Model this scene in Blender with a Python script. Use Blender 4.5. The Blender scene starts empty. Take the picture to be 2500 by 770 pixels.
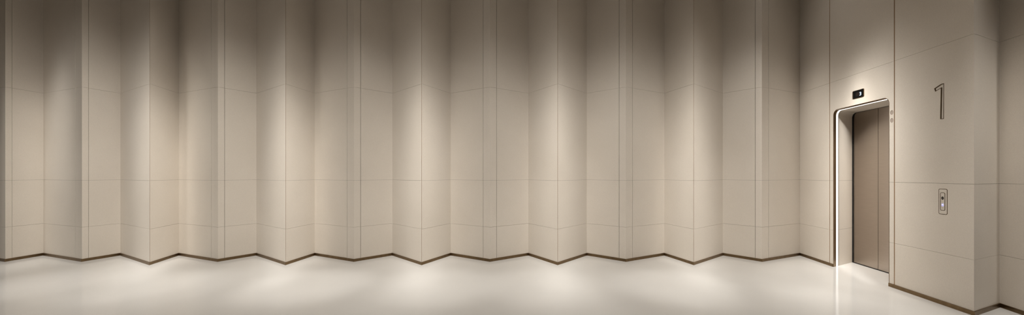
import bpy, bmesh, math
from mathutils import Vector, Matrix

S = bpy.context.scene
COL = S.collection
F = 860.0            # focal length in pixels of the 2500 px wide frame
CX, HY = 1250.0, 425.0
H = 1.5              # eye height
Z0 = H * F / 199.0   # distance of the far folds of the back wall
CEIL = 6.0

# ------------------------------------------------------------------ materials
def new_mat(name):
    m = bpy.data.materials.new(name); m.use_nodes = True
    nt = m.node_tree; b = nt.nodes['Principled BSDF']
    return m, nt, b

def stone(name, c1, c2, rough, speck=0.10, big=0.8, grain=260.0, wave=0.0):
    m, nt, b = new_mat(name)
    N, L = nt.nodes, nt.links
    geo = N.new('ShaderNodeNewGeometry')
    n1 = N.new('ShaderNodeTexNoise'); n1.inputs['Scale'].default_value = big
    n1.inputs['Detail'].default_value = 6; n1.inputs['Roughness'].default_value = 0.55
    L.new(geo.outputs['Position'], n1.inputs['Vector'])
    mr = N.new('ShaderNodeMapRange'); mr.inputs[1].default_value = 0.33; mr.inputs[2].default_value = 0.68
    L.new(n1.outputs['Fac'], mr.inputs[0])
    mx = N.new('ShaderNodeMix'); mx.data_type = 'RGBA'
    mx.inputs[6].default_value = (*c1, 1); mx.inputs[7].default_value = (*c2, 1)
    L.new(mr.outputs[0], mx.inputs[0])
    n2 = N.new('ShaderNodeTexNoise'); n2.inputs['Scale'].default_value = grain
    n2.inputs['Detail'].default_value = 2
    L.new(geo.outputs['Position'], n2.inputs['Vector'])
    m2 = N.new('ShaderNodeMapRange'); m2.inputs[1].default_value = 0.3; m2.inputs[2].default_value = 0.7
    m2.inputs[3].default_value = 1 - speck; m2.inputs[4].default_value = 1 + speck
    L.new(n2.outputs['Fac'], m2.inputs[0])
    vm = N.new('ShaderNodeVectorMath'); vm.operation = 'SCALE'
    L.new(mx.outputs[2], vm.inputs[0]); L.new(m2.outputs[0], vm.inputs['Scale'])
    L.new(vm.outputs[0], b.inputs['Base Color'])
    b.inputs['Roughness'].default_value = rough
    bp = N.new('ShaderNodeBump'); bp.inputs['Strength'].default_value = 0.04
    bp.inputs['Distance'].default_value = 0.002
    L.new(n2.outputs['Fac'], bp.inputs['Height']); L.new(bp.outputs[0], b.inputs['Normal'])
    return m

def metal(name, c, rough, var=0.25, sc=(3, 3, 0.4), aniso=0.0):
    m, nt, b = new_mat(name)
    N, L = nt.nodes, nt.links
    geo = N.new('ShaderNodeNewGeometry')
    mp = N.new('ShaderNodeMapping'); mp.inputs['Scale'].default_value = sc
    L.new(geo.outputs['Position'], mp.inputs[0])
    n1 = N.new('ShaderNodeTexNoise'); n1.inputs['Scale'].default_value = 6; n1.inputs['Detail'].default_value = 5
    L.new(mp.outputs[0], n1.inputs['Vector'])
    mx = N.new('ShaderNodeMix'); mx.data_type = 'RGBA'
    mx.inputs[6].default_value = (*[x * (1 - var) for x in c], 1)
    mx.inputs[7].default_value = (*[min(1, x * (1 + var)) for x in c], 1)
    L.new(n1.outputs['Fac'], mx.inputs[0]); L.new(mx.outputs[2], b.inputs['Base Color'])
    b.inputs['Metallic'].default_value = 1.0
    b.inputs['Roughness'].default_value = rough
    if aniso:
        tg = N.new('ShaderNodeTangent'); tg.direction_type = 'RADIAL'; tg.axis = 'Z'
        L.new(tg.outputs[0], b.inputs['Tangent'])
        b.inputs['Anisotropic'].default_value = aniso
        b.inputs['Anisotropic Rotation'].default_value = 0.25
    return m

def plain(name, c, rough=0.6, emit=None, es=0.0, spec=0.5):
    m, nt, b = new_mat(name)
    b.inputs['Base Color'].default_value = (*c, 1)
    b.inputs['Roughness'].default_value = rough
    b.inputs['Specular IOR Level'].default_value = spec
    if emit:
        b.inputs['Emission Color'].default_value = (*emit, 1)
        b.inputs['Emission Strength'].default_value = es
    n = nt.nodes.new('ShaderNodeTexNoise'); n.inputs['Scale'].default_value = 40
    mr = nt.nodes.new('ShaderNodeMapRange')
    mr.inputs[3].default_value = max(0, rough - 0.05); mr.inputs[4].default_value = min(1, rough + 0.05)
    nt.links.new(n.outputs['Fac'], mr.inputs[0]); nt.links.new(mr.outputs[0], b.inputs['Roughness'])
    return m

M_STONE = stone('beige_stone', (0.60, 0.545, 0.475), (0.645, 0.59, 0.52), 0.5)
M_FLOOR = stone('polished_stone_floor', (0.66, 0.645, 0.62), (0.69, 0.675, 0.65), 0.08, 0.08, 1.2, 220)
M_FLOOR.node_tree.nodes['Principled BSDF'].inputs['Specular IOR Level'].default_value = 0.16
M_JOINT = plain('dark_joint', (0.10, 0.085, 0.068), 0.9)
M_BRONZE = metal('bronze', (0.21, 0.145, 0.08), 0.4)
M_BRONZED = metal('dark_bronze', (0.16, 0.105, 0.06), 0.45)
M_CASING = metal('casing_bronze', (0.28, 0.19, 0.105), 0.36)
M_INLAY = metal('inlay_bronze', (0.42, 0.28, 0.17), 0.5)
M_DOOR = metal('brushed_bronze_door', (0.47, 0.415, 0.365), 0.38, 0.05, (1, 1, 8), 0.7)
M_BLACK = plain('black_rubber', (0.006, 0.006, 0.006), 0.7)
M_SCREEN = plain('black_glass', (0.004, 0.004, 0.004), 0.3, spec=0.08)
M_SCREEN2 = plain('display_window', (0.016, 0.011, 0.009), 0.4, spec=0.1)
M_DIGIT = plain('lit_digit', (0.6, 0.75, 0.9), 0.4, (0.55, 0.78, 1.0), 1.0)
M_LED = plain('led_diffuser', (1, 1, 1), 0.4, (1.0, 0.96, 0.90), 1.15)
M_DISC = stone('grey_beige_disc', (0.34, 0.285, 0.24), (0.38, 0.32, 0.27), 0.4)
M_RIM = metal('dark_rim', (0.13, 0.09, 0.055), 0.5)
M_BLUE = plain('blue_violet_enamel', (0.05, 0.04, 0.45), 0.3, (0.12, 0.10, 0.9), 0.6)
M_RINGLIT = plain('lit_ring', (0.7, 0.7, 1.0), 0.3, (0.62, 0.62, 1.0), 0.3)
M_ARROW = plain('lit_arrow', (1, 1, 1), 0.3, (0.95, 0.97, 1.0), 1.3)
M_BTN = plain('black_button_ring', (0.012, 0.010, 0.009), 0.35)
M_CEIL = plain('ceiling_paint', (0.55, 0.5, 0.44), 0.9)
M_BACKW = plain('dim_plaster', (0.30, 0.26, 0.22), 0.9)

# ------------------------------------------------------------------ helpers
def link(name, bm, mats, parent=None, smooth=False):
    bmesh.ops.recalc_face_normals(bm, faces=bm.faces[:])
    me = bpy.data.meshes.new(name); bm.to_mesh(me); bm.free()
    for m in (mats if isinstance(mats, (list, tuple)) else [mats]): me.materials.append(m)
    if smooth:
        for p in me.polygons: p.use_smooth = True
    o = bpy.data.objects.new(name, me); COL.objects.link(o)
    if parent: o.parent = parent
    return o

def prism(bm, pts, z0, z1, mi=0):
    """vertical prism over a plan polygon"""
    lo = [bm.verts.new((p[0], p[1], z0)) for p in pts]
    hi = [bm.verts.new((p[0], p[1], z1)) for p in pts]
    fs = [bm.faces.new(lo[::-1]), bm.faces.new(hi)]
    n = len(pts)
    for i in range(n): fs.append(bm.faces.new((lo[i], lo[(i+1) % n], hi[(i+1) % n], hi[i])))
    for f in fs: f.material_index = mi

def box(bm, x0, x1, y0, y1, z0, z1, mi=0):
    prism(bm, [(x0, y0), (x1, y0), (x1, y1), (x0, y1)], z0, z1, mi)

def slab(bm, outline, y0, y1, mi=0):
    """solid plate: outline in (x, z), thickness y0..y1 (y = into the wall)"""
    a = [bm.verts.new((x, y0, z)) for x, z in outline]
    b = [bm.verts.new((x, y1, z)) for x, z in outline]
    fs = [bm.faces.new(a), bm.faces.new(b[::-1])]
    n = len(outline)
    for i in range(n): fs.append(bm.faces.new((a[i], a[(i+1) % n], b[(i+1) % n], b[i])))
    for f in fs: f.material_index = mi

def ring(bm, out, inn, y0, y1, mi=0, closed=True):
    n = len(out)
    V = [[bm.verts.new((x, y, z)) for x, z in o] for o, y in ((out, y0), (inn, y0), (inn, y1), (out, y1))]
    rng = range(n) if closed else range(n - 1)
    for i in rng:
        j = (i + 1) % n
        for k in range(4):
            l = (k + 1) % 4
            f = bm.faces.new((V[k][i], V[k][j], V[l][j], V[l][i])); f.material_index = mi
    if not closed:
        for i in (0, n - 1): bm.faces.new([V[k][i] for k in range(4)]).material_index = mi

def rrect(x0, x1, z0, z1, r, n=6):
    pts = []
    for cx, cz, a0 in ((x1-r, z1-r, 0), (x0+r, z1-r, 90), (x0+r, z0+r, 180), (x1-r, z0+r, 270)):
        for k in range(n + 1):
            a = math.radians(a0 + 90 * k / n)
            pts.append((cx + r*math.cos(a), cz + r*math.sin(a)))
    return pts

def circ(cx, cz, r, n=32, rz=None):
    rz = rz or r
    return [(cx + r*math.cos(2*math.pi*k/n), cz + rz*math.sin(2*math.pi*k/n)) for k in range(n)]

def arch(x0, x1, z0, z1, r, n=8):
    """open U outline: bottom left, up, over rounded corners, down to bottom right"""
    pts = [(x0, z0)]
    for k in range(n + 1):
        a = math.radians(180 - 90 * k / n); pts.append((x0 + r + r*math.cos(a), z1 - r + r*math.sin(a)))
    for k in range(n + 1):
        a = math.radians(90 - 90 * k / n); pts.append((x1 - r + r*math.cos(a), z1 - r + r*math.sin(a)))
    pts.append((x1, z0))
    return pts

def inset(pts, d):
    """shrink a closed outline by d (mitred)"""
    n = len(pts); area = sum(pts[i][0]*pts[(i+1) % n][1] - pts[(i+1) % n][0]*pts[i][1] for i in range(n))
    sg = 1 if area > 0 else -1
    out = []
    for i in range(n):
        p, a, b = Vector(pts[i]), Vector(pts[i-1]), Vector(pts[(i+1) % n])
        d1 = (p - a).normalized(); d2 = (b - p).normalized()
        n1 = Vector((-d1.y, d1.x)) * sg; n2 = Vector((-d2.y, d2.x)) * sg
        m = (n1 + n2); m = m / max(0.2, m.dot(n1))
        q = p + m * d
        out.append((q.x, q.y))
    return out

def thing(name, label, cat, loc, rz, group=None):
    o = bpy.data.objects.new(name, None); COL.objects.link(o)
    o.location = loc; o.rotation_euler = (0, 0, rz); o.empty_display_size = 0.1
    o['label'] = label; o['category'] = cat; o['kind'] = 'thing'
    if group: o['group'] = group
    return o

def structure(o): o['kind'] = 'structure'; return o

# ------------------------------------------------------------------ plan of the walls
def P(px, r):
    y = Z0 / r
    return Vector(((px - CX) / F * y, y))

DEEP, SHAL = 1.118, 1.078
plan = [(-319, 1.0, ''), (-225, SHAL, 's'), (-81, 1.0, ''), (13, SHAL, 's'), (106, 1.0, '')]
for k in range(6):
    o = 332 * k
    plan.append((200 + o, SHAL, 's'))
    plan.append((294 + o, 1.0, ''))
    if k < 5:
        plan.append((365.5 + o, DEEP, 'd')); plan.append((436.5 + o, 1.0, ''))
plan = [(1953.0, 1.0, '') if abs(p[0] - 1954) < 1.5 else p for p in plan]
back_pts = [P(a, b) for a, b, _ in plan]
SL = 0.74 / 425.0
def RW(px): return P(px, 1.0 + SL * (px - 1953.0))
right_plan = [(1953, 1.0), (2378, 1.74), (2440, 1.632), (2502, 1.74), (2568, 1.64), (2680, 1.86)]
right_pts = [P(a, b) for a, b in right_plan]
right_pts.append(Vector((right_pts[-1].x + 0.1, -3.0)))

SEAMS = [0.0, 0.392*H, 0.927*H, 1.99*H, CEIL]
G = 0.0012            # half width of a horizontal joint

def perp(d): return Vector((-d.y, d.x))    # to the left of travel = away from the room (travel is left -> right)

def miter(pts, d):
    out = []
    for i, p in enumerate(pts):
        ds = []
        if i > 0: ds.append((p - pts[i-1]).normalized())
        if i < len(pts) - 1: ds.append((pts[i+1] - p).normalized())
        ns = [perp(v) for v in ds]
        m = sum(ns, Vector((0, 0))); m = m / max(0.15, m.dot(ns[0]))
        out.append(p + m * d)
    return out

T1, T2 = 0.014, 0.12
def wall_mesh(pts, joints):
    """joints[i] = [(distance along segment i, half width)], plus ('v', i) gaps at vertices"""
    bm = bmesh.new()
    b1, b2 = miter(pts, T1), miter(pts, T2)
    for i in range(len(pts) - 1):
        a, b = pts[i], pts[i+1]; L = (b - a).length; u = (b - a) / L; n = perp(u)
        js = sorted(joints.get(i, []))
        ga = joints.get(('v', i), 0); gb = joints.get(('v', i+1), 0)
        # panels: start/end plan quads
        cuts = [('a', ga)] + [(s, w) for s, w in js] + [('b', gb)]
        for c in range(len(cuts) - 1):
            s0, w0 = cuts[c]; s1, w1 = cuts[c+1]
            if s0 == 'a': f0, k0 = a + u*w0, b1[i] + u*w0
            else: f0 = a + u*(s0 + w0); k0 = f0 + n*T1
            if s1 == 'b': f1, k1 = b - u*w1, b1[i+1] - u*w1
            else: f1 = a + u*(s1 - w1); k1 = f1 + n*T1
            for z in range(len(SEAMS) - 1):
                prism(bm, [f0, f1, k1, k0], SEAMS[z] + (G if z else 0), SEAMS[z+1] - (G if z < 3 else 0), 0)
        # backing
        prism(bm, [b1[i], b1[i+1], b2[i+1], b2[i]], 0, CEIL, 1)
    return bm

def dist_at(px, seg_pts, px0, r0, px1, r1):
    r = r0 + (r1 - r0) * (px - px0) / (px1 - px0)
    return (P(px, r) - seg_pts).length

joints = {}; inlays = []
for i, (px, r, t) in enumerate(plan):
    if t == 's':
        if i > 0:
            a = plan[i-1]; q = [dist_at(px - 16.3 + e, back_pts[i-1], a[0], a[1], px, r) for e in (-0.45, 0, 0.45)]
            joints.setdefault(i-1, []).append((q[1], abs(q[2] - q[0]) / 2))
        b = plan[i+1]; q = [dist_at(px + 16.3 + e, back_pts[i], px, r, b[0], b[1]) for e in (-0.45, 0, 0.45)]
        joints.setdefault(i, []).append((q[1], abs(q[2] - q[0]) / 2))
    if t == 'd':
        joints[('v', i)] = 0.0035; inlays.append(i)
wb = structure(link('wall_back', wall_mesh(back_pts, joints), [M_STONE, M_JOINT]))

rd = [(RW(2025.5) - right_pts[0]).length, (RW(2183.5) - right_pts[0]).length]
wr = structure(link('wall_right', wall_mesh(right_pts, {0: [(rd[0], 0.0065), (rd[1], 0.0070)]}), [M_STONE, M_JOINT]))

# local frame of the elevator wall: x along the wall towards the camera, y into the wall, z up
O = right_pts[0]; U = (right_pts[1] - O).normalized(); NW = perp(U)
RZ = math.atan2(U.y, U.x)
def loc_of(px, py):
    p = RW(px); s = (p - O).length
    return s, H + (HY - py) / F * p.y
def world(s, d=0.0, z=0.0):
    p = O + U*s + NW*d
    return (p.x, p.y, z)
MW = Matrix.Translation((O.x, O.y, 0)) @ Matrix.Rotation(RZ, 4, 'Z')

def cut(target, cutters):
    for bm in cutters:
        c = link('cutter', bm, [M_STONE]); c.matrix_world = MW
        md = target.modifiers.new('b', 'BOOLEAN'); md.operation = 'DIFFERENCE'; md.solver = 'EXACT'
        md.object = c; md.use_self = True
        bpy.context.view_layer.update()
        dg = bpy.context.evaluated_depsgraph_get()
        me = bpy.data.meshes.new_from_object(target.evaluated_get(dg))
        target.modifiers.clear(); old = target.data; target.data = me
        me.name = target.name
        bpy.data.meshes.remove(old); bpy.data.objects.remove(c)

# opening
s0, _ = loc_of(2034.5, 400); s1, _ = loc_of(2171.2, 400)
ztop = H * (1 + 136.5/199.0)
RC = 0.085
# shear of the reveal: from the wall face to the door plane
pd = P(2080.5, 1.0855)
rel = pd - RW(2034.5)
SH, DP = rel.dot(U), rel.dot(NW)
print('opening', s1 - s0, ztop, 'reveal', SH, DP)
def sheared(bm, outline, t0, t1, mi=0):
    a = [bm.verts.new((x + SH*t0, DP*t0, z)) for x, z in outline]
    b = [bm.verts.new((x + SH*t1, DP*t1, z)) for x, z in outline]
    fs = [bm.faces.new(a), bm.faces.new(b[::-1])]; n = len(outline)
    for i in range(n): fs.append(bm.faces.new((a[i], a[(i+1) % n], b[(i+1) % n], b[i])))
    for f in fs: f.material_index = mi
c1 = bmesh.new(); sheared(c1, arch(s0, s1, -0.2, ztop, RC), -0.2, 1.0)

# numeral one outline from the photograph, in wall coordinates
one_px = [(2280.7, 216.3), (2297.0, 205.5), (2304.8, 203.2), (2304.6, 290.6), (2295.3, 291.6), (2296.8, 216.0), (2283.2, 224.3)]
one = [loc_of(x, y) for x, y in one_px]
c2 = bmesh.new(); slab(c2, one, -0.05, 0.010)
# round recesses
sd1 = loc_of(2177.2, 275.0); sd2 = loc_of(2177.2, 294.3)
RDX, RDZ = 0.0245, 0.031
c3 = bmesh.new(); slab(c3, circ(sd1[0], sd1[1], RDX, 32, RDZ), -0.05, 0.0095)
c4 = bmesh.new(); slab(c4, circ(sd2[0], sd2[1], RDX, 32, RDZ), -0.05, 0.0095)
cut(wr, [c1, c2, c3, c4])

# bronze inlays
bm = bmesh.new()
for i in inlays:
    p = back_pts[i]; d1 = (p - back_pts[i-1]).normalized(); d2 = (back_pts[i+1] - p).normalized()
    m = (perp(d1) + perp(d2)).normalized(); q = p + m*0.0015
    prism(bm, [q, q - d1*0.0065, q - d1*0.0065 + m*0.012, q + m*0.014, q + d2*0.0065 + m*0.012, q + d2*0.0065], 0.045, CEIL)
structure(link('trim_1', bm, M_INLAY))
for k, (s, w) in enumerate(((rd[0], 0.0062), (rd[1], 0.0067))):
    bm = bmesh.new(); box(bm, s - w, s + w, 0.0012, 0.0138, 0.045, CEIL - 0.001)
    o = structure(link('trim_%d' % (k + 2), bm, M_INLAY)); o.matrix_world = MW

# baseboards
def baseboard(name, pts, h=0.045, t=0.012):
    bm = bmesh.new(); f = miter(pts, -t)
    for i in range(len(pts) - 1):
        prism(bm, [f[i], f[i+1], pts[i+1], pts[i]], 0.0, h)
    bmesh.ops.remove_doubles(bm, verts=bm.verts[:], dist=1e-5)
    return structure(link(name, bm, M_BRONZE))
baseboard('baseboard_back', back_pts)
pa = O + U*s0; pb = O + U*s1
baseboard('baseboard_right', [O, pa])
baseboard('baseboard_right', [pb] + right_pts[1:])

# floor, ceiling, unseen sides of the room
XL = back_pts[0].x - 0.3
bm = bmesh.new(); box(bm, XL, 8.6, -3.2, Z0 + 1.2, -0.1, 0.0); structure(link('floor', bm, M_FLOOR))
bm = bmesh.new(); box(bm, XL, 8.6, -3.2, Z0 + 1.2, CEIL, CEIL + 0.1); structure(link('ceiling', bm, M_CEIL))
bm = bmesh.new(); box(bm, XL, back_pts[0].x, -3.2, back_pts[0].y + 0.1, 0, CEIL); structure(link('wall_left', bm, M_BACKW))
bm = bmesh.new(); box(bm, XL, 8.6, -3.2, -3.0, 0, CEIL); structure(link('wall_front', bm, M_BACKW))

# ------------------------------------------------------------------ elevator
sm = (s0 + s1) / 2
ew = s1 - s0
el = thing('elevator', 'closed two-leaf brushed bronze elevator door in a recess edged with a white light strip', 'elevator', world(sm), RZ)
def lining(name, t0, t1, mats, off=0.0, thick=0.02, bottom=0.0, dz=0.0):
    """solid lining of the sheared recess between depth fractions t0 and t1"""
    inn = arch(-ew/2 + off, ew/2 - off, bottom, ztop - off, RC - off)
    out = arch(-ew/2 + 0.001, ew/2 - 0.001, bottom, ztop - 0.001, RC - 0.001)
    bm = bmesh.new(); n = len(inn)
    V = [[bm.verts.new((x + SH*t, DP*t, z)) for x, z in o] for o, t in ((out, t0), (inn, t0), (inn, t1), (out, t1))]
    for i in range(n - 1):
        for k in range(4):
            l = (k + 1) % 4; bm.faces.new((V[k][i], V[k][i+1], V[l][i+1], V[l][i]))
    for i in (0, n - 1): bm.faces.new([V[k][i] for k in range(4)])
    return link(name, bm, mats, el)
def t_at(px):
    lo, hi = 0.0, 1.0
    for _ in range(40):
        m = (lo + hi) / 2; q = O + U*(s0 + SH*m) + NW*(DP*m)
        if CX + F*q.x/q.y < px: lo = m
        else: hi = m
    return lo
ta, tb, tc = t_at(2040.7), t_at(2045.6), t_at(2046.8)
print('t', ta, tb, tc)

lining('casing', -0.004, ta, M_CASING, 0.006, 0.0)['label'] = 'bronze casing around the opening'
lining('light_strip', ta, tb, M_LED, 0.005, 0.0)['label'] = 'glowing white light strip'
lining('edge_trim', tb, tc, M_BRONZED, 0.006, 0.0)['label'] = 'thin dark bronze edge trim'

def reveal():
    """stone lining, its joints at the heights of the wall joints"""
    bm = bmesh.new(); t0, t1 = tc, 0.985
    inn = arch(-ew/2 + 0.004, ew/2 - 0.004, 0.0, ztop - 0.004, RC - 0.004); out = arch(-ew/2 + 0.001, ew/2 - 0.001, 0.0, ztop - 0.001, RC - 0.001)
    def addz(o):
        a, b = o[0], o[-1]; L = []; R = []
        for z in (SEAMS[1], SEAMS[2]):
            L += [(a[0], z - G), (a[0], z + G)]; R = [(b[0], z + G), (b[0], z - G)] + R
        return [a] + L + o[1:-1] + R + [b]
    inn, out = addz(inn), addz(out); n = len(inn)
    V = [[bm.verts.new((x + SH*t, DP*t, z)) for x, z in o] for o, t in ((out, t0), (inn, t0), (inn, t1), (out, t1))]
    for i in range(n - 1):
        mi = 1 if i in (1, 3, n - 3, n - 5) else 0
        for k in range(4):
            l = (k + 1) % 4; bm.faces.new((V[k][i], V[k][i+1], V[l][i+1], V[l][i])).material_index = mi
    for i in (0, n - 1): bm.faces.new([V[k][i] for k in range(4)])
    return link('reveal', bm, [M_STONE, M_JOINT], el)
reveal()['label'] = 'pale stone reveal of the recess'

# door plane
dx = SH; dy = DP
fo = arch(-ew/2 + dx, ew/2 + dx, 0.0, ztop, RC)
fi = arch(-ew/2 + dx + 0.011, ew/2 + dx - 0.011, 0.0, ztop - 0.006, RC - 0.004)
bm = bmesh.new(); ring(bm, fo, fi, dy - 0.008, dy + 0.03, closed=False)
box(bm, -ew/2 + dx, ew/2 + dx, dy + 0.031, dy + 0.04, 0, ztop + 0.02)
link('door_gasket', bm, M_BLACK, el)['label'] = 'black door gasket'
bm = bmesh.new(); box(bm, -ew/2 + dx, ew/2 + dx, dy - 0.006, dy + 0.03, 0.0, 0.007)
link('sill', bm, M_BLACK, el)['label'] = 'black sill'
# seam of the two leaves, from its place in the photograph
lo, hi = 0.0, ew
for _ in range(40):
    m = (lo + hi) / 2; q = O + U*(s0 + SH + m) + NW*DP
    if CX + F*q.x/q.y < 2142.8: lo = m
    else: hi = m
xs = -ew/2 + dx + lo
print('seam at', lo, 'of', ew)
for x0, x1, st in ((-ew/2 + dx + 0.003, xs - 0.0025, 0), (xs + 0.0025, ew/2 + dx - 0.003, 1)):
    bm = bmesh.new(); box(bm, x0, x1, dy + 0.006, dy + 0.03, 0.010, ztop - 0.002)
    bmesh.ops.bevel(bm, geom=[e for e in bm.edges if abs(e.verts[0].co.z - e.verts[1].co.z) > 1], offset=0.0015, segments=2, affect='EDGES')
    link('door_panel', bm, M_DOOR, el)

# ------------------------------------------------------------------ floor display above the opening
corn = [loc_of(2082.4, 224.0), loc_of(2110.0, 215.3), loc_of(2110.0, 236.6), loc_of(2082.4, 242.6)]
dxl = (corn[0][0] + corn[3][0]) / 2; dxr = (corn[1][0] + corn[2][0]) / 2
dzt = (corn[0][1] + corn[1][1]) / 2; dzb = (corn[2][1] + corn[3][1]) / 2
cs, cz = (dxl + dxr)/2, (dzt + dzb)/2; w, h = dxr - dxl, dzt - dzb
print('display', w, h)
d = thing('floor_display', 'small black floor display with lit 3 above the elevator opening', 'display', world(cs, 0, cz), RZ)
bm = bmesh.new(); ring(bm, rrect(-w/2, w/2, -h/2, h/2, 0.014), rrect(-w/2+0.0065, w/2-0.0065, -h/2+0.0065, h/2-0.0065, 0.009), -0.007, 0.0)
link('bezel', bm, M_BRONZED, d)['label'] = 'bronze bezel'
bm = bmesh.new(); slab(bm, rrect(-w/2+0.0065, w/2-0.0065, -h/2+0.0065, h/2-0.0065, 0.009), -0.003, 0.0)
scr = link('screen', bm, M_SCREEN, d); scr['label'] = 'black glass screen'
bm = bmesh.new(); slab(bm, rrect(-w/2+0.055, w/2-0.068, -h/2+0.032, h/2-0.032, 0.002), -0.0034, -0.003)
link('display_window', bm, M_SCREEN2, scr)
# the digit 3: three bars and a right stroke
g0 = loc_of(2099.2, 229.3); g1 = loc_of(2102.9, 229.0)
gx0, gx1 = g0[0] - cs, g1[0] - cs
gzt = loc_of(2101, 224.9)[1] - cz; gzb = loc_of(2101, 233.0)[1] - cz
st = 0.0075
bm = bmesh.new()
for z in (gzt - st, (gzt + gzb)/2 - st/2, gzb):
    slab(bm, [(gx0 + (0.006 if gzb < z < gzt - st*1.5 else 0), z), (gx1 - st, z), (gx1 - st, z + st), (gx0 + (0.006 if gzb < z < gzt - st*1.5 else 0), z + st)], -0.0040, -0.0034)
slab(bm, [(gx1 - st, gzb + 0.002), (gx1, gzb + 0.004), (gx1, gzt - 0.004), (gx1 - st, gzt - 0.002)], -0.0040, -0.0034)
link('digit', bm, M_DIGIT, scr)['label'] = 'lit pale blue digit 3'

# ------------------------------------------------------------------ engraved numeral
oc = (sum(p[0] for p in one)/len(one), sum(p[1] for p in one)/len(one))
ol = [(p[0] - oc[0], p[1] - oc[1]) for p in one]
n1 = thing('wall_numeral', 'tall numeral 1 engraved in the stone wall with dark bronze edges', 'number', world(oc[0], 0, oc[1]), RZ)
bm = bmesh.new(); ring(bm, ol, inset(ol, 0.0065), -0.0005, 0.0098)
link('edge_liner', bm, M_RIM, n1)['label'] = 'dark bronze edge liner'
bm = bmesh.new(); slab(bm, inset(ol, 0.0066), 0.0080, 0.0097)
link('face', bm, M_STONE, n1)['label'] = 'stone face'

# ------------------------------------------------------------------ call panel
q = [loc_of(2291.5, 461.5), loc_of(2313.0, 461.8), loc_of(2313.6, 525.2), loc_of(2292.0, 523.0)]
w = (q[1][0] + q[2][0] - q[0][0] - q[3][0]) / 2; cs = sum(p[0] for p in q)/4
zt = (q[0][1] + q[1][1])/2; zb = (q[2][1] + q[3][1])/2; h = zt - zb; cz = (zt + zb)/2
print('panel', w, h, cz)
cp = thing('call_panel', 'upright stone-coloured elevator call panel with two round buttons below the numeral', 'call panel', world(cs, 0, cz), RZ)
LN = 0.0055
bm = bmesh.new(); ring(bm, rrect(-w/2, w/2, -h/2, h/2, 0.016), rrect(-w/2+LN, w/2-LN, -h/2+LN, h/2-LN, 0.011), -0.0015, 0.0)
link('frame', bm, M_RIM, cp)['label'] = 'thin dark frame'
bm = bmesh.new(); slab(bm, rrect(-w/2+LN, w/2-LN, -h/2+LN, h/2-LN, 0.011), -0.0012, 0.0)
link('outer_plate', bm, M_STONE, cp)
qi = [loc_of(2295.7, 470.6), loc_of(2307.6, 470.9), loc_of(2308.3, 515.4), loc_of(2296.3, 514.2)]
ix0 = (qi[0][0] + qi[3][0])/2 - cs; ix1 = (qi[1][0] + qi[2][0])/2 - cs
iz1 = (qi[0][1] + qi[1][1])/2 - cz; iz0 = (qi[2][1] + qi[3][1])/2 - cz
bm = bmesh.new(); ring(bm, rrect(ix0, ix1, iz0, iz1, 0.014), rrect(ix0+LN, ix1-LN, iz0+LN, iz1-LN, 0.009), -0.0026, -0.0012)
link('inner_frame', bm, M_RIM, cp)['label'] = 'thin dark inner frame'
bm = bmesh.new(); slab(bm, rrect(ix0+LN, ix1-LN, iz0+LN, iz1-LN, 0.009), -0.0022, -0.0012)
link('inner_plate', bm, M_STONE, cp)
for (px, py), up in (((2301.9, 484.3), 1), ((2302.1, 501.0), 0)):
    bx, bz = loc_of(px, py); bx -= cs; bz -= cz; R = 0.0125; Z = 0.0180
    bm = bmesh.new()
    slab(bm, circ(bx, bz, R - 0.003, 32, Z - 0.003), -0.0038, -0.0022)
    bt = link('button', bm, M_BTN if up else M_BLUE, cp)
    bt['label'] = 'black up button' if up else 'lit blue and white down button'
    bm = bmesh.new(); ring(bm, circ(bx, bz, R, 32, Z), circ(bx, bz, R - 0.0045, 32, Z - 0.0055), -0.0045, -0.0022)
    link('button_ring', bm, M_BTN if up else M_RINGLIT, bt)
    sgn = 1 if up else -1; a = 0.0042 if up else 0.0066
    bm = bmesh.new()
    tri = [(bx - a, bz - sgn*a), (bx + a, bz - sgn*a), (bx, bz + sgn*a*1.4)]
    slab(bm, tri, -0.0041, -0.0038)
    link('arrow', bm, M_DISC if up else M_ARROW, bt)

# ------------------------------------------------------------------ round lantern discs
for k, sd in enumerate((sd1, sd2)):
    t = thing('lantern_disc', ('upper' if k == 0 else 'lower') + ' of two grey discs set in the stone beside the elevator opening', 'indicator',
              world(sd[0], 0, sd[1]), RZ, 'discs beside the elevator')
    bm = bmesh.new(); slab(bm, circ(0, 0, RDX - 0.0025, 32, RDZ - 0.0025), 0.004, 0.0092); link('lens', bm, M_DISC, t)
    bm = bmesh.new(); ring(bm, circ(0, 0, RDX - 0.0002, 32, RDZ - 0.0002), circ(0, 0, RDX - 0.0025, 32, RDZ - 0.0025), 0.001, 0.0093); link('rim', bm, M_DISC, t)

# ------------------------------------------------------------------ lamps and added fill lights
def spot(px, r, power, ang, blend=1.0, z=CEIL - 0.1, aim=None, size=0.06, col=(1.0, 0.90, 0.78)):
    l = bpy.data.lights.new('downlight', 'SPOT'); l.energy = power; l.spot_size = math.radians(ang)
    l.spot_blend = blend; l.shadow_soft_size = size; l.color = col
    o = bpy.data.objects.new('downlight', l); COL.objects.link(o)
    p = P(px, r); o.location = (p.x, p.y, z)
    if aim: 
        v = Vector(aim) - o.location; o.rotation_euler = v.to_track_quat('-Z', 'Y').to_euler()
    return o
WHITE = (1.0, 0.965, 0.915)
def bisector(i):
    d1 = (back_pts[i] - back_pts[i-1]).normalized(); d2 = (back_pts[i+1] - back_pts[i]).normalized()
    return -(perp(d1) + perp(d2)).normalized()
def rot(v, deg):
    a = math.radians(deg); return Vector((v.x*math.cos(a) - v.y*math.sin(a), v.x*math.sin(a) + v.y*math.cos(a)))
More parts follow.
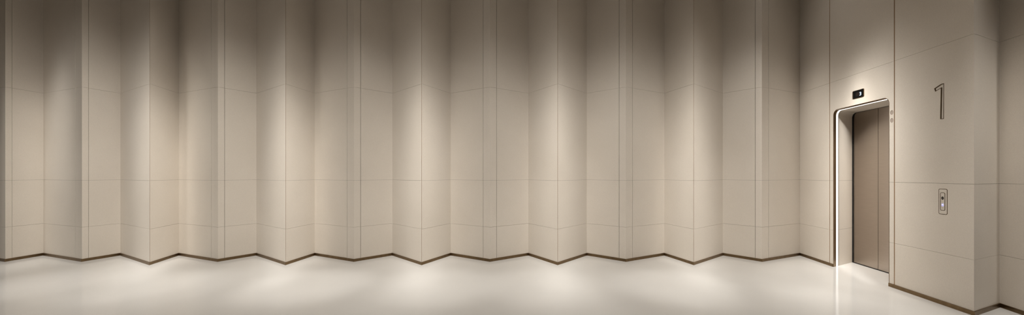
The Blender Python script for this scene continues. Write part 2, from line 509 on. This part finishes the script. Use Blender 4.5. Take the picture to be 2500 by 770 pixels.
def fill_spot(p, L, dist, power, ang, zt, z=CEIL - 0.5, sx=1.0, size=0.25):  # added spot without a fixture, aimed to brighten walls and recess
    q = p + L*dist
    l = bpy.data.lights.new('wall_fill_spot', 'SPOT'); l.energy = power; l.spot_size = math.radians(ang)
    l.spot_blend = 1.0; l.shadow_soft_size = size; l.color = WHITE
    o = bpy.data.objects.new('wall_fill_spot', l); COL.objects.link(o)
    o.location = (q.x, q.y, z); o.scale = (sx, 1, 1)
    v = Vector((p.x, p.y, zt)) - o.location; o.rotation_euler = v.to_track_quat('-Z', 'Y').to_euler()
# downlights and added fill spots: (kind, arguments); LW scales each power
LAMPS = []
for i, (px, r, t) in enumerate(plan):
    if t == 'd' or abs(px - 106) < 1:
        L = bisector(i) if t == 'd' else Vector((0.66, -0.75)); b = back_pts[i]
        LAMPS.append(('w', (b, L, 5.0, 600, 66, 0.5, 5.2)))
        LAMPS.append(('w', (b, L, 2.4, 300, 60, 1.2, 4.6, 0.5)))
        if t == 'd':
            for sg in (-1, 1): LAMPS.append(('w', (b, rot(L, 45*sg), 4.0, 600, 68, 1.0, 5.0, 0.32)))
        LAMPS.append(('s', (px, 1.36, 480, 30)))
        LAMPS.append(('s', (px, 1.22, 480, 40)))
LAMPS += [('s', (2030, 1.40, 480, 36)),
          ('w', (RW(2000), Vector((-0.75, -0.66)), 3.4, 420, 60, 1.4)),
          ('w', (RW(2110), Vector((-0.80, -0.60)), 3.6, 420, 60, 1.2)),
          ('w', (RW(2240), Vector((-0.80, -0.60)), 3.4, 420, 60, 1.2)),
          ('w', (RW(2105), -NW, 0.9, 300, 50, -1.0, 5.4)),
          ('w', (RW(2330), -NW, 1.3, 300, 70, 0.5, 4.4)),
          ('w', (P(2440, 1.68), Vector((-0.35, -0.94)), 4.6, 250, 50, 1.4, 4.5)),
          ('w', (P(2440, 1.68), Vector((-0.65, -0.76)), 3.6, 250, 50, 1.4, 4.5))]
for i, (px, r, t) in enumerate(plan):
    if t == 'd' or abs(px - 106) < 1:
        L = bisector(i) if t == 'd' else Vector((0.66, -0.75)); b = back_pts[i]
        LAMPS += [('w', (b, L, 1.5, 300, 50, 1.0, 4.0, 0.6)), ('w', (b, L, 3.0, 300, 50, 1.3, 4.2, 0.25)),
                  ('w', (b, L, 4.5, 500, 46, 1.2, 4.2, 0.22)), ('s', (px, 1.52, 400, 26)), ('s', (px, 1.30, 400, 24))]
LAMPS += [('w', (P(150, 1.03), Vector((0.8, -0.6)), 4.0, 400, 50, 1.4, 4.5, 0.5)),
          ('w', (P(60, 1.03), Vector((0.5, -0.86)), 4.0, 400, 50, 1.4, 4.5, 0.5)),
          ('w', (RW(1990), Vector((-0.9, -0.4)), 2.6, 300, 56, 1.8, 4.4)),
          ('w', (RW(2180), Vector((-0.9, -0.4)), 2.2, 250, 56, 1.4, 3.9)),
          ('w', (RW(2110), Vector((-0.9, -0.4)), 1.5, 250, 50, 2.2, 4.4)),
          ('w', (P(2440, 1.68), Vector((0.0, -1.0)), 3.2, 250, 56, 1.4, 3.6)),
          ('s', (2100, 1.6, 480, 30)), ('s', (2250, 1.95, 480, 30))]
for i, (px, r, t) in enumerate(plan):
    if t == 'd': LAMPS.append(('w', (back_pts[i], bisector(i), 3.8, 500, 70, 0.7, 4.9, 0.28, 0.4)))
LAMPS += [('w', (P(150, 1.03), Vector((-0.3, -0.95)), 4.0, 400, 60, 1.0, 4.7, 0.3)),
          ('w', (P(482, 1.03), Vector((-0.3, -0.95)), 4.0, 400, 60, 1.0, 4.7, 0.3)),
          ('w', (RW(1990), Vector((-0.88, -0.47)), 3.2, 400, 60, 1.2, 4.6, 0.25)),
          ('w', (RW(2110), Vector((-0.95, -0.30)), 3.0, 300, 60, 0.8, 4.6, 0.4)),
          ('w', (RW(2210), Vector((-0.95, -0.30)), 3.0, 300, 60, 0.8, 4.4, 0.4)),
          ('w', (P(2470, 1.70), Vector((-0.85, -0.52)), 3.0, 300, 56, 1.0, 4.0, 0.2)),
          ('w', (RW(2300), Vector((-0.95, -0.30)), 3.0, 300, 56, 0.8, 3.8, 0.5))]
for i in range(len(plan) - 1):
    if plan[i][0] < 0: continue
    a, b = back_pts[i], back_pts[i+1]; m = (a + b) / 2
    L = (-perp((b - a).normalized()) + (-m).normalized() * 0.8).normalized()
    LAMPS.append(('w', (m, L, 3.4, 300, 68, 0.8, 4.9, 0.26, 0.4)))
for i, (px, r, t) in enumerate(plan):
    if t == 'd' or abs(px - 106) < 1:
        for sg in (-1, 1): LAMPS.append(('s', (px + (52 if t == 'd' else 26)*sg, 1.36, 400, 20)))
LAMPS += [('s', (2070, 1.52, 480, 22)), ('s', (2005, 1.30, 480, 22)), ('s', (2120, 1.75, 480, 22))]
LAMPS += [('w', (RW(2055), -NW, 1.0, 200, 74, 2.0, 5.6)), ('w', (RW(2000), -NW, 1.2, 200, 74, 2.0, 5.6, 0.6))]
jm = pa + (U*SH + NW*DP) * 0.5
LAMPS += [('w', (jm, Vector((-0.62, -0.785)), 3.0, 300, 64, 1.0, 3.6, 0.20)),
          ('w', (jm, Vector((-0.50, -0.866)), 2.6, 200, 76, 1.3, 3.0, 0.08, 0.05))]
LW = [0.361, 0.0, 0.0, 0.0, 0.737, 0.0, 0.329, 0.0, 0.0, 0.0, 0.667, 0.0, 0.21, 0.0, 0.0, 0.0, 0.587, 0.0, 0.071, 0.0, 0.0, 0.0, 0.649, 0.0, 0.0, 0.0, 0.0, 0.0, 0.659, 0.0, 0.0, 0.116, 0.0, 0.0, 0.0, 0.0, 0.0, 0.0, 0.0, 0.0, 0.488, 0.0, 0.0, 0.0, 0.753, 0.023, 0.0, 0.0, 0.0, 2.534, 0.156, 0.0, 0.0, 0.0, 2.197, 0.126, 0.0, 0.0, 0.0, 1.611, 0.0, 0.0, 0.0, 0.0, 1.365, 0.0, 0.0, 0.0, 0.0, 1.854, 0.0, 0.0, 0.106, 0.0, 0.125, 0.0, 0.193, 0.6, 0.0, 0.0, 0.0, 0.0, 0.541, 0.608, 0.534, 0.628, 0.206, 0.764, 1.851, 0.427, 0.836, 0.0, 0.0, 0.605, 0.169, 0.631, 0.0, 0.0, 0.0, 0.157, 0.0, 0.0, 0.0, 0.059, 0.0, 0.018, 0.173, 0.0, 0.024, 0.164, 0.089, 0.0, 0.111, 0.211, 0.353, 0.493, 0.0, 0.836, 0.532, 0.0, 1.202, 0.0, 0.825, 0.545, 0.057, 1.107, 0.0, 0.13, 0.0, 1.101, 0.134, 0.0, 1.254, 1.754]
for (kind, a), lw in zip(LAMPS, LW):
    a = list(a)
    if kind == 'w': a[3] *= lw
    else: a[2] *= lw
    if lw <= 0.04: continue
    if kind == 'w': fill_spot(*a)
    else: spot(*a, col=WHITE, size=0.1)
la = bpy.data.lights.new('lobby_fill', 'AREA'); la.energy = 106.02; la.shape = 'RECTANGLE'; la.size = 10; la.size_y = 4  # added soft fill under the ceiling, not a fixture of the room
la.color = (1.0, 0.93, 0.84)
lo_ = bpy.data.objects.new('lobby_fill', la); COL.objects.link(lo_); lo_.location = (-3.0, 0.5, CEIL - 0.05)

w_ = bpy.data.worlds.new('World'); S.world = w_; w_.use_nodes = True
w_.node_tree.nodes['Background'].inputs[0].default_value = (0.02, 0.018, 0.016, 1)

cam = bpy.data.cameras.new('Camera'); co = bpy.data.objects.new('Camera', cam); COL.objects.link(co)
co.location = (0, 0, H); co.rotation_euler = (math.pi/2, 0, 0)
cam.sensor_width = 36; cam.lens = F / 2500 * 36; cam.shift_y = (HY - 385) / 2500; cam.clip_start = 0.05
S.camera = co
vs = S.view_settings; vs.view_transform = 'Standard'; vs.look = 'None'; vs.gamma = 1; vs.exposure = 0
vs.use_curve_mapping = False
S.cycles.use_denoising = True
S.cycles.max_bounces = 6
